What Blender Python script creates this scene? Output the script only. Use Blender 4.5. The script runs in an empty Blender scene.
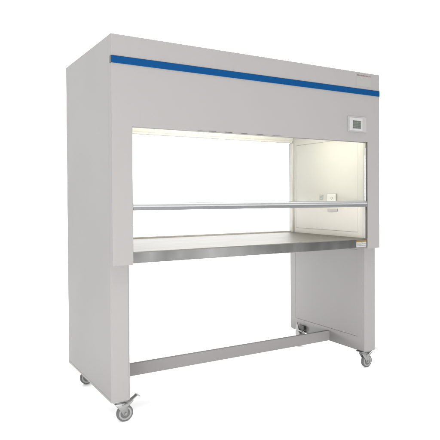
import bpy, bmesh, math, random
from mathutils import Vector, Matrix

random.seed(4)
S = bpy.context.scene
C = S.collection
PI = math.pi

# ------------------------------------------------------------------ sizes (metres)
W, D, ZT = 1.600, 0.840, 1.750        # cabinet width, depth, top
ZL = 0.085                            # underside of the leg cabinets
ZH = 0.712                            # underside of the hood columns
ZO = 1.343                            # top edge of the front opening
FD = 0.042                            # depth of the front fascia
CW = 0.0945                           # fascia column width
LW = 0.0866                           # side cabinet thickness
ZW, ZWB = 0.772, 0.719                # worktop top and underside
ZC = 1.440                            # cabin ceiling
G = -0.025                            # floor level
ROOT = Vector((W / 2, D / 2, G))

# ------------------------------------------------------------------ materials
K = 3.1     # studio light level: strong enough that the white floor exposes to white under the bench
def new_mat(name):
    m = bpy.data.materials.new(name)
    m.use_nodes = True
    nt = m.node_tree
    return m, nt, nt.nodes['Principled BSDF']

def principled(name, col, rough=0.5, metal=0.0, spec=0.5, bump=0.0, bscale=600, var=0.0, vscale=3.0, stretch=None, coat=0.0, detail=5.0):
    m, nt, b = new_mat(name)
    if 'floor' not in name:
        col = tuple(c / K for c in col)
        spec = spec / K
    b.inputs['Base Color'].default_value = (*col, 1)
    b.inputs['Roughness'].default_value = rough
    b.inputs['Metallic'].default_value = metal
    b.inputs['Specular IOR Level'].default_value = spec
    b.inputs['Coat Weight'].default_value = coat
    tc = nt.nodes.new('ShaderNodeTexCoord')
    mp = nt.nodes.new('ShaderNodeMapping')
    nt.links.new(tc.outputs['Object'], mp.inputs['Vector'])
    if stretch:
        mp.inputs['Scale'].default_value = stretch
    if var > 0:
        n = nt.nodes.new('ShaderNodeTexNoise')
        n.inputs['Scale'].default_value = vscale
        n.inputs['Detail'].default_value = detail
        nt.links.new(mp.outputs[0], n.inputs['Vector'])
        mx = nt.nodes.new('ShaderNodeMix'); mx.data_type = 'RGBA'
        mx.inputs[6].default_value = (*[c * (1 - var) for c in col], 1)
        mx.inputs[7].default_value = (*[min(1, c * (1 + var)) for c in col], 1)
        nt.links.new(n.outputs['Fac'], mx.inputs[0])
        nt.links.new(mx.outputs[2], b.inputs['Base Color'])
        mr = nt.nodes.new('ShaderNodeMapRange')
        mr.inputs['To Min'].default_value = max(0, rough - 0.06)
        mr.inputs['To Max'].default_value = min(1, rough + 0.06)
        nt.links.new(n.outputs['Fac'], mr.inputs['Value'])
        nt.links.new(mr.outputs[0], b.inputs['Roughness'])
    if bump > 0:
        n2 = nt.nodes.new('ShaderNodeTexNoise')
        n2.inputs['Scale'].default_value = bscale
        n2.inputs['Detail'].default_value = 2
        nt.links.new(mp.outputs[0], n2.inputs['Vector'])
        bp = nt.nodes.new('ShaderNodeBump')
        bp.inputs['Strength'].default_value = bump
        bp.inputs['Distance'].default_value = 0.001
        nt.links.new(n2.outputs['Fac'], bp.inputs['Height'])
        nt.links.new(bp.outputs[0], b.inputs['Normal'])
    return m

PAINT = (0.428, 0.415, 0.404)
M_paint = principled('powder coated steel', PAINT, 0.55, spec=0.35, bump=0.10, bscale=900, var=0.012, vscale=2.2)
M_liner = principled('cabin liner paint', (0.80, 0.78, 0.74), 0.5, spec=0.3, bump=0.012, bscale=800, var=0.015, vscale=3)
M_blue = principled('blue stripe vinyl', (0.001, 0.072, 0.235), 0.45, spec=0.2, var=0.05, vscale=5)
M_cap = principled('stripe end plastic', (0.10, 0.12, 0.13), 0.5)
M_steel = principled('brushed steel with painted reflections', (0.41, 0.41, 0.402), 0.26, metal=1.0, var=0.50, vscale=3.2, stretch=(2.4, 0.4, 0.9), detail=2.0)  # broad noise bands in the base colour paint room reflections onto the apron
M_top = principled('matt stainless worktop', (0.285, 0.276, 0.257), 0.46, metal=0.60, bump=0.04, bscale=300, var=0.05, vscale=4, stretch=(1, 6, 6))
M_alu = principled('satin anodised aluminium', (0.78, 0.79, 0.79), 0.36, metal=0.7, bump=0.03, bscale=400, var=0.02, vscale=6, stretch=(0.5, 8, 8))
M_grip = principled('grey anodised grip', (0.31, 0.315, 0.32), 0.45, metal=0.5, var=0.03, vscale=5)
M_gasket = principled('grey rubber gasket', (0.13, 0.12, 0.115), 0.7, var=0.05, vscale=30)
M_dark = principled('dark slot', (0.12, 0.12, 0.12), 0.7)
M_plast = principled('white plastic', (0.60, 0.60, 0.585), 0.35, var=0.01)
M_plast2 = principled('pale grey plastic', (0.49, 0.485, 0.465), 0.4, var=0.01)
M_socket = principled('socket white plastic', (0.88, 0.88, 0.84), 0.3)
M_rubber = principled('grey caster rubber', (0.19, 0.19, 0.19), 0.6, bump=0.1, bscale=300, var=0.12, vscale=40)
M_hub = principled('caster hub plastic', (0.44, 0.44, 0.435), 0.4, var=0.04, vscale=30)
M_zinc = principled('zinc plated steel', (0.46, 0.46, 0.455), 0.38, metal=0.75, bump=0.08, bscale=200, var=0.12, vscale=40)
M_black = principled('black rubber pad', (0.10, 0.10, 0.10), 0.6)
M_yellow = principled('label yellow', (0.33, 0.20, 0.03), 0.45)
M_label = principled('label white', (0.58, 0.58, 0.57), 0.45)
M_ink = principled('label ink', (0.20, 0.19, 0.18), 0.6)
M_red = principled('label red ink', (0.24, 0.16, 0.145), 0.6)
M_tint = principled('label pale tint', (0.435, 0.43, 0.412), 0.5)
M_floor = principled('white seamless floor', (0.90, 0.90, 0.90), 0.9, spec=0.1)
M_filter = principled('diffuser mesh', (0.62, 0.60, 0.56), 0.6, bump=0.3, bscale=500)

def screen_mat():
    m, nt, b = new_mat('lcd screen')
    tc = nt.nodes.new('ShaderNodeTexCoord')
    br = nt.nodes.new('ShaderNodeTexBrick')
    br.offset = 0.0
    br.inputs['Scale'].default_value = 1.0
    br.inputs['Brick Width'].default_value = 0.012
    br.inputs['Row Height'].default_value = 0.009
    br.inputs['Mortar Size'].default_value = 0.0016
    br.inputs['Color1'].default_value = (0.065, 0.07, 0.062, 1)
    br.inputs['Color2'].default_value = (0.085, 0.09, 0.08, 1)
    br.inputs['Mortar'].default_value = (0.045, 0.048, 0.043, 1)
    mp = nt.nodes.new('ShaderNodeMapping')
    mp.inputs['Rotation'].default_value = (PI / 2, 0, 0)
    nt.links.new(tc.outputs['Object'], mp.inputs['Vector'])
    nt.links.new(mp.outputs[0], br.inputs['Vector'])
    nt.links.new(br.outputs['Color'], b.inputs['Base Color'])
    b.inputs['Roughness'].default_value = 0.25
    return m
M_screen = screen_mat()

def glass_mat():
    m = bpy.data.materials.new('clear sash glass')
    m.use_nodes = True
    nt = m.node_tree
    nt.nodes.clear()
    out = nt.nodes.new('ShaderNodeOutputMaterial')
    mix = nt.nodes.new('ShaderNodeMixShader')
    tr = nt.nodes.new('ShaderNodeBsdfTransparent')
    tr.inputs[0].default_value = (0.985, 0.995, 0.99, 1)
    gl = nt.nodes.new('ShaderNodeBsdfGlossy')
    gl.inputs['Roughness'].default_value = 0.02
    fr = nt.nodes.new('ShaderNodeFresnel')
    fr.inputs['IOR'].default_value = 1.35
    nt.links.new(fr.outputs[0], mix.inputs[0])
    nt.links.new(tr.outputs[0], mix.inputs[1])
    nt.links.new(gl.outputs[0], mix.inputs[2])
    nt.links.new(mix.outputs[0], out.inputs[0])
    return m
M_glass = glass_mat()

def tube_mat():
    m, nt, b = new_mat('lit fluorescent tube')
    b.inputs['Base Color'].default_value = (0.9, 0.88, 0.8, 1)
    b.inputs['Emission Color'].default_value = (1.0, 0.94, 0.79, 1)
    b.inputs['Emission Strength'].default_value = 175.0
    return m
M_tube = tube_mat()

# ------------------------------------------------------------------ mesh helpers
def box(bm, x0, x1, y0, y1, z0, z1, bev=0.0, seg=2):
    t = bmesh.new()
    vs = [t.verts.new((x, y, z)) for z in (z0, z1) for y in (y0, y1) for x in (x0, x1)]
    for f in ((0, 2, 3, 1), (4, 5, 7, 6), (0, 1, 5, 4), (2, 6, 7, 3), (0, 4, 6, 2), (1, 3, 7, 5)):
        t.faces.new([vs[i] for i in f])
    if bev > 0:
        bmesh.ops.bevel(t, geom=list(t.edges), offset=bev, segments=seg, profile=0.5, affect='EDGES')
    merge(bm, t)

def merge(bm, t, mat=None):
    me = bpy.data.meshes.new('tmp')
    if mat is not None:
        t.transform(mat)
    t.to_mesh(me); t.free()
    bm.from_mesh(me)
    bpy.data.meshes.remove(me)

def prism(bm, pts, axis, a, b, bev=0.0):
    """pts: 2-D outline; extruded along axis ('x','y','z') from a to b."""
    t = bmesh.new()
    def P(u, v, w):
        return {'x': (w, u, v), 'y': (u, w, v), 'z': (u, v, w)}[axis]
    A = [t.verts.new(P(u, v, a)) for u, v in pts]
    B = [t.verts.new(P(u, v, b)) for u, v in pts]
    t.faces.new(A); t.faces.new(B[::-1])
    n = len(pts)
    for i in range(n):
        t.faces.new((A[i], B[i], B[(i + 1) % n], A[(i + 1) % n]))
    bmesh.ops.recalc_face_normals(t, faces=t.faces)
    if bev > 0:
        bmesh.ops.bevel(t, geom=list(t.edges), offset=bev, segments=2, profile=0.5, affect='EDGES')
    merge(bm, t)

def lathe(bm, prof, center, axis='y', n=48):
    """prof: (radius, offset) list, revolved about axis through center (closed profile)."""
    t = bmesh.new()
    rings = []
    for r, o in prof:
        ring = []
        for k in range(n):
            a = 2 * PI * k / n
            if axis == 'y':
                ring.append(t.verts.new((r * math.cos(a), o, r * math.sin(a))))
            elif axis == 'z':
                ring.append(t.verts.new((r * math.cos(a), r * math.sin(a), o)))
            else:
                ring.append(t.verts.new((o, r * math.cos(a), r * math.sin(a))))
        rings.append(ring)
    for i in range(len(rings) - 1):
        for k in range(n):
            t.faces.new((rings[i][k], rings[i + 1][k], rings[i + 1][(k + 1) % n], rings[i][(k + 1) % n]))
    for ring in (rings[0], rings[-1]):
        t.faces.new(ring)
    bmesh.ops.recalc_face_normals(t, faces=t.faces)
    merge(bm, t, Matrix.Translation(center))

def obj(name, bm, mat, parent=None, origin=None, smooth=False):
    """one mesh; vertices given in world space; origin = pivot in world space"""
    me = bpy.data.meshes.new(name)
    o = bpy.data.objects.new(name, me)
    C.objects.link(o)
    org = Vector(origin) if origin is not None else None
    if org is None:
        vs = [v.co for v in bm.verts]
        org = sum(vs, Vector()) / len(vs)
    bm.transform(Matrix.Translation(-org))
    bm.to_mesh(me); bm.free()
    me.materials.append(mat)
    if smooth:
        for p in me.polygons:
            p.use_smooth = True
        me.set_sharp_from_angle(angle=math.radians(35))
    wp = ORG.get(parent, Vector()) if parent else Vector()
    o.location = org - wp
    if parent:
        o.parent = parent
    ORG[o] = org
    return o
ORG = {}

# ------------------------------------------------------------------ floor (white seamless sheet)
bm = bmesh.new()
vs = [bm.verts.new((x, y, G)) for x, y in ((-9, -4.5), (14, -4.5), (14, 18), (-9, 18))]
bm.faces.new(vs)
fl = obj('floor', bm, M_floor, origin=(0, 0, G))
fl['kind'] = 'structure'

# ------------------------------------------------------------------ the bench
bench = bpy.data.objects.new('clean_bench', None)
C.objects.link(bench)
bench.location = ROOT
ORG[bench] = ROOT
bench['label'] = 'light grey laminar flow clean bench with blue stripe, steel worktop and lit cabin'
bench['category'] = 'lab bench'

# side cabinets: outer box + inner skin in panels with real seams
def side(sgn):
    """sgn=-1 left, +1 right"""
    def X(d):                       # distance from the outer face -> x
        return d if sgn < 0 else W - d
    def bx(m, d0, d1, y0, y1, z0, z1, bev=0.0):
        a, b = sorted((X(d0), X(d1)))
        box(m, a, b, y0, y1, z0, z1, bev)
    m = bmesh.new()
    bx(m, 0, LW - 0.004, FD, D, ZL, ZT, 0.0015)
    # inner skin of the leg, with the access panel seam
    def skin(m, z0, z1, ry0, ry1, rz0, rz1, g=0.0019, gf=0.0003):
        a, b = LW - 0.004, LW
        bx(m, a, b, FD, D, z0, rz0)
        bx(m, a, b, FD, D, rz1, z1)
        bx(m, a, b, FD, ry0, rz0, rz1)
        bx(m, a, b, ry1, D, rz0, rz1)
        bx(m, a, b, ry0 + gf, ry1 - g, rz0 + g, rz1 - g)
    skin(m, ZL + 0.0015, ZWB - 0.006, 0.105, 0.777, 0.1665, 0.700)
    p = obj('side_panel', m, M_paint, bench)
    m = bmesh.new()
    skin(m, ZW - 0.02, ZC, 0.100, 0.764, 0.804, 1.380, 0.0019, 0.0011)
    c = obj('cabin_liner', m, M_liner, bench)
    # groove depth behind cabin liner is the side panel itself
    # lower base flange along the outer bottom edge
    m = bmesh.new()
    bx(m, 0.006, LW - 0.006, FD + 0.01, D - 0.01, ZL - 0.004, ZL + 0.001)
    obj('base_plate', m, M_grip, bench)
    # folded bottom edge on the outer face
    m = bmesh.new()
    bx(m, -0.0009, 0.0004, FD + 0.003, D - 0.003, ZL + 0.0015, ZL + 0.0125, 0.0003)
    obj('bottom_fold', m, M_paint, bench)
    # rear glazing post
    m = bmesh.new()
    bx(m, LW + 0.0005, LW + 0.012, 0.795, 0.826, ZW, 1.399, 0.001)
    obj('rear_post', m, M_liner, bench)
    m = bmesh.new()
    bx(m, LW + 0.0005, LW + 0.010, 0.8265, 0.838, ZW, 1.399, 0.001)
    obj('rear_gasket', m, M_hub, bench)
    # sash guide gasket in the front opening
    m = bmesh.new()
    if sgn > 0:
        bx(m, CW - 0.001, CW + 0.003, 0.0022, 0.014, ZW + 0.001, ZO + 0.006)
    else:
        bx(m, CW - 0.001, CW + 0.0005, 0.005, 0.012, ZW + 0.001, ZO + 0.006)
    obj('sash_gasket', m, M_gasket, bench)
    m = bmesh.new()
    bx(m, CW - 0.0005, CW + 0.0025, 0.0225, 0.0405, ZW + 0.001, ZO + 0.05, 0.0005)
    obj('guide_channel', m, M_plast, bench)
side(-1)
side(1)

# fascia: inverted U with the front opening
def fascia():
    t = bmesh.new()
    pts = [(0, ZH), (CW, ZH), (CW, ZO), (W - CW, ZO), (W - CW, ZH), (W, ZH), (W, ZT), (0, ZT)]
    A = [t.verts.new((x, 0, z)) for x, z in pts]
    B = [t.verts.new((x, FD, z)) for x, z in pts]
    t.faces.new(A); t.faces.new(B[::-1])
    n = len(pts)
    for i in range(n):
        t.faces.new((A[i], B[i], B[(i + 1) % n], A[(i + 1) % n]))
    bmesh.ops.recalc_face_normals(t, faces=t.faces)
    ed = [e for e in t.edges if all(v.co.y < 1e-6 for v in e.verts)]
    bmesh.ops.bevel(t, geom=ed, offset=0.003, segments=3, profile=0.5, affect='EDGES')
    return t
obj('front_fascia', fascia(), M_paint, bench)

# top cover and filter plenum behind the fascia
m = bmesh.new()
box(m, LW - 0.001, W - LW + 0.001, FD, D - 0.0005, ZC + 0.003, ZT - 0.0008)
obj('plenum', m, M_paint, bench)
m = bmesh.new()
box(m, LW, W - LW, FD, D, ZC - 0.003, ZC + 0.003)
obj('ceiling_diffuser', m, M_filter, bench)
# rear header: a folded bar with a small lower return
m = bmesh.new()
box(m, LW + 0.0004, W - LW - 0.0004, 0.800, 0.838, 1.4120, ZC - 0.0031, 0.001)
box(m, LW + 0.0130, W - LW - 0.0130, 0.790, 0.836, 1.3995, 1.4115, 0.002)
obj('rear_header', m, M_liner, bench)
# lip slots on the fascia lower edge
for i, (a, b) in enumerate(((.411, .443), (.4695, .5184), (.557, .6076), (.6476, .6942), (.7415, .7898), (.8389, .8952))):
    m = bmesh.new()
    box(m, a + 0.004, b - 0.004, -0.0006, 0.003, ZO + 0.0005, ZO + 0.0036, 0.0003)
    obj('lip_slot', m, M_dark if i in (1, 2, 3, 4) else M_grip, bench)

# cabin lamp: fluorescent fitting above the lip
m = bmesh.new()
box(m, 0.18, 1.42, 0.19, 0.26, 1.424, 1.4365, 0.002)
lamp = obj('cabin_lamp', m, M_plast, bench)
m = bmesh.new()
lathe(m, [(0.003, -0.58), (0.012, -0.578), (0.012, 0.578), (0.003, 0.58)], (0.80, 0.225, 1.410), 'x', 20)
obj('lamp_tube', m, M_tube, lamp, smooth=True)

# blue stripe
m = bmesh.new()
box(m, 0.0015, W - 0.0006, -0.0035, -0.0004, 1.6195, 1.6527, 0.001)
stripe = obj('blue_stripe', m, M_blue, bench)
m = bmesh.new()
box(m, -0.0030, 0.0012, -0.0030, 0.016, 1.6192, 1.6520, 0.001)
obj('end_cap', m, M_cap, stripe)

# worktop
m = bmesh.new()
box(m, LW + 0.0004, W - LW - 0.0004, 0.0218, 0.8148, ZW - 0.020, ZW)
wt = obj('worktop', m, M_top, bench)
m = bmesh.new()
prism(m, [(0.0150, ZW - 0.0048), (0.0022, ZW - 0.0048), (0.0022, ZW - 0.0025), (0.0032, ZW - 0.0008), (0.0052, ZW), (0.0150, ZW), (0.0217, ZW), (0.0217, ZW - 0.0048)], 'x', CW + 0.0005, W - CW - 0.0005)
obj('nosing', m, M_top, wt)
m = bmesh.new()
prism(m, [(0.8150, ZW - 0.020), (0.8150, ZW + 0.008), (0.8165, ZW + 0.010), (0.832, ZW + 0.010), (0.832, ZW - 0.020)], 'x', LW + 0.0125, W - LW - 0.0125)
obj('rear_upstand', m, M_liner, wt)
m = bmesh.new()
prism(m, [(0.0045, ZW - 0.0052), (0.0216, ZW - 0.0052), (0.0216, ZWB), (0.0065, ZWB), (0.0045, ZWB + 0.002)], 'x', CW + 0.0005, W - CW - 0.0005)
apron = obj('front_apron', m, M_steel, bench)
m = bmesh.new()
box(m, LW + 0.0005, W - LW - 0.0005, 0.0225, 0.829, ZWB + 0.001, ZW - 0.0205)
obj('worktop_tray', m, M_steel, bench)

# warning label on the apron
m = bmesh.new()
box(m, 1.420, 1.4965, 0.0028, 0.0042, 0.7235, 0.7535)
lab = obj('warning_label', m, M_label, bench)
m = bmesh.new()
box(m, 1.420, 1.4965, 0.0026, 0.0042, 0.7538, 0.7645)
obj('label_header', m, M_yellow, lab)
m = bmesh.new()
x = 1.4235
for z, n in ((0.7485, 5), (0.7430, 6), (0.7375, 4), (0.7320, 6)):
    x = 1.4245
    for k in range(n):
        w = random.uniform(0.005, 0.011)
        box(m, x, x + w, 0.0023, 0.0028, z - 0.0011, z + 0.0011)
        x += w + 0.0028
for k in range(5):
    box(m, 1.432 + k * 0.011, 1.432 + k * 0.011 + 0.007, 0.0021, 0.0026, 0.7580, 0.7622)
obj('label_print', m, M_ink, lab)

# sash: glass pane with its aluminium bottom rail
m = bmesh.new()
box(m, CW + 0.004, W - CW - 0.004, 0.0160, 0.0200, 0.975, 1.46)
pane = obj('sash_glass', m, M_glass, bench)
m = bmesh.new()
prism(m, [(0.0020, 0.9775), (0.0005, 0.981), (0.0012, 0.988), (0.006, 0.9935), (0.012, 0.9950), (0.0155, 0.9950), (0.0155, 0.990),
          (0.0205, 0.990), (0.0205, 0.9955), (0.0260, 0.9955), (0.0270, 0.9700), (0.0020, 0.9700)], 'x', CW + 0.0007, W - CW - 0.0032)
rail = obj('sash_rail', m, M_alu, bench)
m = bmesh.new()
prism(m, [(0.0040, 0.9772), (0.0025, 0.9768), (0.0006, 0.9735), (0.0006, 0.967), (0.0025, 0.9620), (0.006, 0.9605), (0.0225, 0.9605), (0.0225, 0.9698), (0.0040, 0.9698)],
      'x', CW + 0.0009, W - CW - 0.0034)
obj('rail_grip', m, M_grip, rail)

# sockets on the right cabin wall
XR = W - LW
def wallbox(m, d0, d1, y0, y1, z0, z1, bev=0.0):
    box(m, XR - d1, XR - d0, y0, y1, z0, z1, bev)
m = bmesh.new()
wallbox(m, 0.0003, 0.010, 0.304, 0.396, 0.978, 1.040, 0.003)
sock = obj('power_socket', m, M_socket, bench)
m = bmesh.new()
for dy in (0, 1):
    wallbox(m, 0.0098, 0.0104, 0.337 + dy * 0.014, 0.342 + dy * 0.014, 1.008, 1.017)
wallbox(m, 0.0098, 0.0104, 0.3435, 0.3485, 1.000, 1.004)
obj('socket_holes', m, M_ink, sock)
m = bmesh.new()
wallbox(m, 0.0003, 0.004, 0.296, 0.400, 0.928, 0.943, 0.001)
obj('wall_strip', m, M_plast2, bench)  # thin grey strip on the wall below the socket
m = bmesh.new()
wallbox(m, 0.0003, 0.006, 0.450, 0.486, 1.004, 1.034, 0.002)
sw = obj('wall_switch', m, M_plast, bench)
m = bmesh.new()
wallbox(m, 0.0055, 0.009, 0.461, 0.475, 1.012, 1.027, 0.001)
obj('switch_rocker', m, M_plast2, sw)

# control panel
m = bmesh.new()
box(m, 1.352, 1.494, -0.0040, -0.0003, 1.3985, 1.4880, 0.0018)
cp = obj('control_panel', m, M_plast2, bench)
m = bmesh.new()
t = [(1.360, 1.458, 1.4045, 1.4165), (1.360, 1.458, 1.4635, 1.4790), (1.360, 1.3845, 1.4168, 1.4632), (1.4470, 1.458, 1.4168, 1.4632)]
for a, b, c, d in t:
    box(m, a, b, -0.0085, -0.0041, c, d)
obj('screen_bezel', m, M_plast, cp)
m = bmesh.new()
box(m, 1.3846, 1.4469, -0.0060, -0.0041, 1.4166, 1.4634)
obj('screen', m, M_screen, cp)

# maker's label: rows of tiny print, too small to read
m = bmesh.new()
box(m, 1.418, 1.534, -0.0007, -0.0002, 1.668, 1.738)
ml = obj('nameplate', m, M_tint, bench)
m = bmesh.new()
x = 1.424
while x < 1.527:
    w = random.uniform(0.0045, 0.008)
    h = random.choice((0.0060, 0.0074))
    box(m, x, x + w, -0.0011, -0.0007, 1.7270, 1.7270 + h)
    x += w + 0.0022
obj('nameplate_print', m, M_red, ml)
m = bmesh.new()
for z in (1.7160, 1.7060):
    x = 1.430
    while x < 1.52:
        w = random.uniform(0.004, 0.010)
        box(m, x, x + w, -0.0011, -0.0007, z, z + 0.0018)
        x += w + 0.004
obj('nameplate_lines', m, M_plast2, ml)

# crossbar
m = bmesh.new()
box(m, LW + 0.0002, W - LW - 0.0002, 0.382, 0.404, 0.0855, 0.1515, 0.0025)
obj('crossbar', m, M_paint, bench)

# ------------------------------------------------------------------ casters
def strip(bm, pts, hw, th):
    """bent metal strip: pts = (x, z) centre line, half width hw(list), thickness th; in the xz plane, width along y"""
    t = bmesh.new()
    n = len(pts)
    rows = []
    for i, (x, z) in enumerate(pts):
        a = pts[max(0, i - 1)]; b = pts[min(n - 1, i + 1)]
        d = Vector((b[0] - a[0], b[1] - a[1])).normalized()
        nx, nz = -d.y, d.x
        w = hw[i]
        rows.append([t.verts.new(p) for p in ((x + nx * th / 2, -w, z + nz * th / 2), (x + nx * th / 2, w, z + nz * th / 2),
                                              (x - nx * th / 2, w, z - nz * th / 2), (x - nx * th / 2, -w, z - nz * th / 2))])
    t.faces.new(rows[0]); t.faces.new(rows[-1][::-1])
    for i in range(n - 1):
        for k in range(4):
            t.faces.new((rows[i][k], rows[i][(k + 1) % 4], rows[i + 1][(k + 1) % 4], rows[i + 1][k]))
    bmesh.ops.recalc_face_normals(t, faces=t.faces)
    merge(bm, t)

def caster(px, py, rot, brake=True):
    """swivel axis at px,py ; built along +x then rotated by rot about z"""
    org = Vector((px, py, ZL - 0.004))
    R = 0.0385; ax = Vector((0.028, 0, G + R - (ZL - 0.004)))     # axle in local space
    def place(b):
        b.transform(Matrix.Translation(org) @ Matrix.Rotation(rot, 4, 'Z'))
        return b
    m = bmesh.new()
    box(m, -0.034, 0.034, -0.030, 0.030, -0.0045, -0.0003, 0.001)           # mounting plate
    for sx in (-1, 1):
        for sy in (-1, 1):
            lathe(m, [(0.0045, -0.0075), (0.0045, -0.0042)], (sx * 0.026, sy * 0.022, 0), 'z', 6)
    lathe(m, [(0.012, -0.0045), (0.023, -0.006), (0.025, -0.010), (0.023, -0.0145), (0.020, -0.017), (0.010, -0.018)], (0, 0, 0), 'z', 32)   # swivel race
    # fork: crown + two cheeks tapering to the axle
    for s in (-1, 1):
        prism(m, [(-0.020, -0.017), (0.024, -0.017), (0.036, -0.030), (ax.x + 0.012, ax.z + 0.004), (ax.x + 0.008, ax.z - 0.008), (ax.x, ax.z - 0.011), (ax.x - 0.009, ax.z - 0.007),
                  (-0.002, -0.042)], 'y', s * 0.0150 - 0.0012, s * 0.0150 + 0.0012, 0.0004)
    prism(m, [(-0.020, -0.0170), (0.024, -0.0170), (0.024, -0.0200), (-0.020, -0.0200)], 'y', -0.0137, 0.0137)
    lathe(m, [(0.0055, -0.0205), (0.0062, -0.0195), (0.0062, 0.0195), (0.0055, 0.0205)], ax, 'y', 6)            # axle bolt
    c = obj('caster', place(m), M_zinc, bench, origin=org, smooth=True)
    m = bmesh.new()
    prof = [(R - 0.0085, -0.0100), (R - 0.004, -0.0105), (R - 0.0012, -0.0085), (R, -0.0045), (R, 0.0045), (R - 0.0012, 0.0085), (R - 0.004, 0.0105), (R - 0.0085, 0.0100)]
    lathe(m, prof, ax, 'y', 56)
    obj('tyre', place(m), M_rubber, c, smooth=True)
    m = bmesh.new()
    lathe(m, [(0.004, -0.0125), (0.011, -0.0125), (0.0125, -0.0080), (0.0210, -0.0075), (0.0230, -0.0112), (R - 0.0086, -0.0112), (R - 0.0086, 0.0112), (0.0230, 0.0112),
              (0.0210, 0.0075), (0.0125, 0.0080), (0.011, 0.0125), (0.004, 0.0125)], ax, 'y', 56)
    obj('hub', place(m), M_hub, c, smooth=True)
    if brake:
        m = bmesh.new()
        strip(m, [(0.012, -0.026), (0.034, -0.021), (0.056, -0.012), (0.074, -0.001), (0.085, 0.007), (0.092, 0.006), (0.098, 0.000)],
              [0.012, 0.014, 0.013, 0.012, 0.014, 0.015, 0.014], 0.0035)
        for s in (-1, 1):
            prism(m, [(0.010, -0.026), (0.040, -0.020), (0.066, -0.008), (0.060, -0.018), (0.036, -0.036), (0.018, -0.036)], 'y', s * 0.0178 - 0.0009, s * 0.0178 + 0.0009)
        obj('brake_lever', place(m), M_zinc, c, smooth=True)
    return c

caster(0.0465, 0.085, 0.0)
caster(1.540, 0.085, 0.0)
caster(0.046, 0.745, 0.0, brake=True)
rc = caster(1.545, 0.745, math.radians(190), brake=False)
# raised lock of the rear caster, in front of the cabinet foot
m = bmesh.new()
prism(m, [(0.755, 0.088), (0.712, 0.088), (0.728, 0.130), (0.737, 0.146), (0.744, 0.130)], 'x', XR - 0.016, XR - 0.012, 0.0006)
box(m, XR - 0.018, XR - 0.003, 0.640, 0.752, 0.086, 0.094, 0.001)
lathe(m, [(0.004, -0.006), (0.022, -0.006), (0.024, -0.003), (0.024, 0.003), (0.004, 0.006)], (XR - 0.010, 0.735, 0.070), 'x', 28)
lk = obj('lock_bracket', m, M_zinc, rc)
m = bmesh.new()
box(m, XR - 0.022, XR - 0.004, 0.645, 0.698, 0.106, 0.134, 0.004)
box(m, XR - 0.018, XR - 0.010, 0.663, 0.680, 0.090, 0.108)
obj('lock_pedal', m, M_black, rc)

# ------------------------------------------------------------------ camera (solved from the photograph)
cam = bpy.data.cameras.new('camera')
co = bpy.data.objects.new('camera', cam)
C.objects.link(co)
yaw, pit, rol = (math.radians(a) for a in (-34.6485, -1.0381, -0.1782))
F = Vector((-math.sin(yaw) * math.cos(pit), math.cos(yaw) * math.cos(pit), math.sin(pit)))
R0 = Vector((math.cos(yaw), math.sin(yaw), 0))
U0 = R0.cross(F)
R1 = R0 * math.cos(rol) + U0 * math.sin(rol)
U1 = -R0 * math.sin(rol) + U0 * math.cos(rol)
mw = Matrix((R1, U1, -F)).transposed().to_4x4()
mw.translation = Vector((-0.7802, -2.5961, 1.0202))
co.matrix_world = mw
cam.sensor_fit = 'HORIZONTAL'
cam.sensor_width = 36
cam.lens = 36 * 579.1783 / 440
cam.shift_x = -79.5809 / 440
cam.shift_y = -12.5594 / 440
cam.clip_start = 0.01
cam.clip_end = 500
S.camera = co

# ------------------------------------------------------------------ light: white studio
w = bpy.data.worlds.new('World')
S.world = w
w.use_nodes = True
nt = w.node_tree
bg = nt.nodes['Background']
tc = nt.nodes.new('ShaderNodeTexCoord')
sep = nt.nodes.new('ShaderNodeSeparateXYZ')
nt.links.new(tc.outputs['Generated'], sep.inputs[0])
mr = nt.nodes.new('ShaderNodeMapRange')
mr.interpolation_type = 'SMOOTHSTEP'
mr.inputs['From Min'].default_value = -0.75
mr.inputs['From Max'].default_value = 0.10
mr.inputs["To Min"].default_value = 0.30 * K
mr.inputs['To Max'].default_value = 1.20 * K
nt.links.new(sep.outputs['Y'], mr.inputs['Value'])
mx = nt.nodes.new('ShaderNodeMapRange')
mx.interpolation_type = 'SMOOTHSTEP'
mx.inputs['From Min'].default_value = -0.95
mx.inputs['From Max'].default_value = 0.0
mx.inputs['To Min'].default_value = 0.30
mx.inputs['To Max'].default_value = 1.0
nt.links.new(sep.outputs['X'], mx.inputs['Value'])
mm = nt.nodes.new('ShaderNodeMath'); mm.operation = 'MULTIPLY'
nt.links.new(mr.outputs[0], mm.inputs[0]); nt.links.new(mx.outputs[0], mm.inputs[1])
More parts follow.
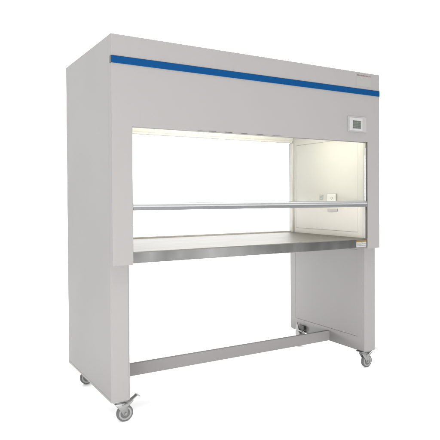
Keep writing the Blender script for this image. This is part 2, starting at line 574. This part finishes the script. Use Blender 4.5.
# added dim zone behind and right of the camera, darkens the apron's reflection
dt = nt.nodes.new('ShaderNodeVectorMath'); dt.operation = 'DOT_PRODUCT'
dt.inputs[1].default_value = (0.72, -0.69, 0.0)
nt.links.new(tc.outputs['Generated'], dt.inputs[0])
md = nt.nodes.new('ShaderNodeMapRange'); md.interpolation_type = 'SMOOTHSTEP'
md.inputs['From Min'].default_value = 0.80
md.inputs['From Max'].default_value = 0.97
md.inputs['To Min'].default_value = 1.0
md.inputs['To Max'].default_value = 0.30
nt.links.new(dt.outputs['Value'], md.inputs['Value'])
m3 = nt.nodes.new('ShaderNodeMath'); m3.operation = 'MULTIPLY'
nt.links.new(mm.outputs[0], m3.inputs[0]); nt.links.new(md.outputs[0], m3.inputs[1])
nt.links.new(m3.outputs[0], bg.inputs['Strength'])
bg.inputs['Color'].default_value = (1.0, 1.0, 1.0, 1)

def fill_light(name, loc, target, sx, sy, power, col=(1, 1, 1)):
    l = bpy.data.lights.new(name, 'AREA')
    l.shape = 'RECTANGLE'; l.size = sx; l.size_y = sy
    l.energy = power; l.color = col
    o = bpy.data.objects.new(name, l)
    C.objects.link(o)
    o.location = loc
    d = Vector(target) - Vector(loc)
    o.rotation_euler = d.to_track_quat('-Z', 'Y').to_euler()
    return o
fill_light('fill_light', (0.5, 0.4, 5.0), (0.7, 0.4, 0), 6, 6, 160 * K)  # added overhead light, unseen, brings the floor up to white

fill_light('left_fill', (-3.7, -4.6, 0.95), (1.0, 0.4, 0.3), 3.0, 1.6, 75 * K)  # added off to the left, brightens the inner face of the right leg
fill_light('low_fill', (-0.7, -4.3, 0.35), (1.0, 0.4, 0.10), 3.4, 0.6, 98 * K)  # added low fill for the crossbar and lower fronts
fill_light('strip_fill', (2.7, -4.3, 0.50), (0.6, 0.0, 0.7), 0.35, 1.0, 3.5 * K)  # narrow unseen light added to put a highlight on the steel apron
rs = fill_light('rear_fill', (-0.55, 3.9, 0.60), (1.5, 0.30, 0.22), 0.7, 0.7, 1.25 * K)  # fill added behind the bench, kept narrow to lift the right leg's inner panel
rs.data.spread = math.radians(26)
S.view_settings.view_transform = 'Standard'
S.view_settings.look = 'None'
S.view_settings.exposure = 0
S.view_settings.gamma = 1
S.view_settings.use_curve_mapping = False
S.cycles.max_bounces = 10
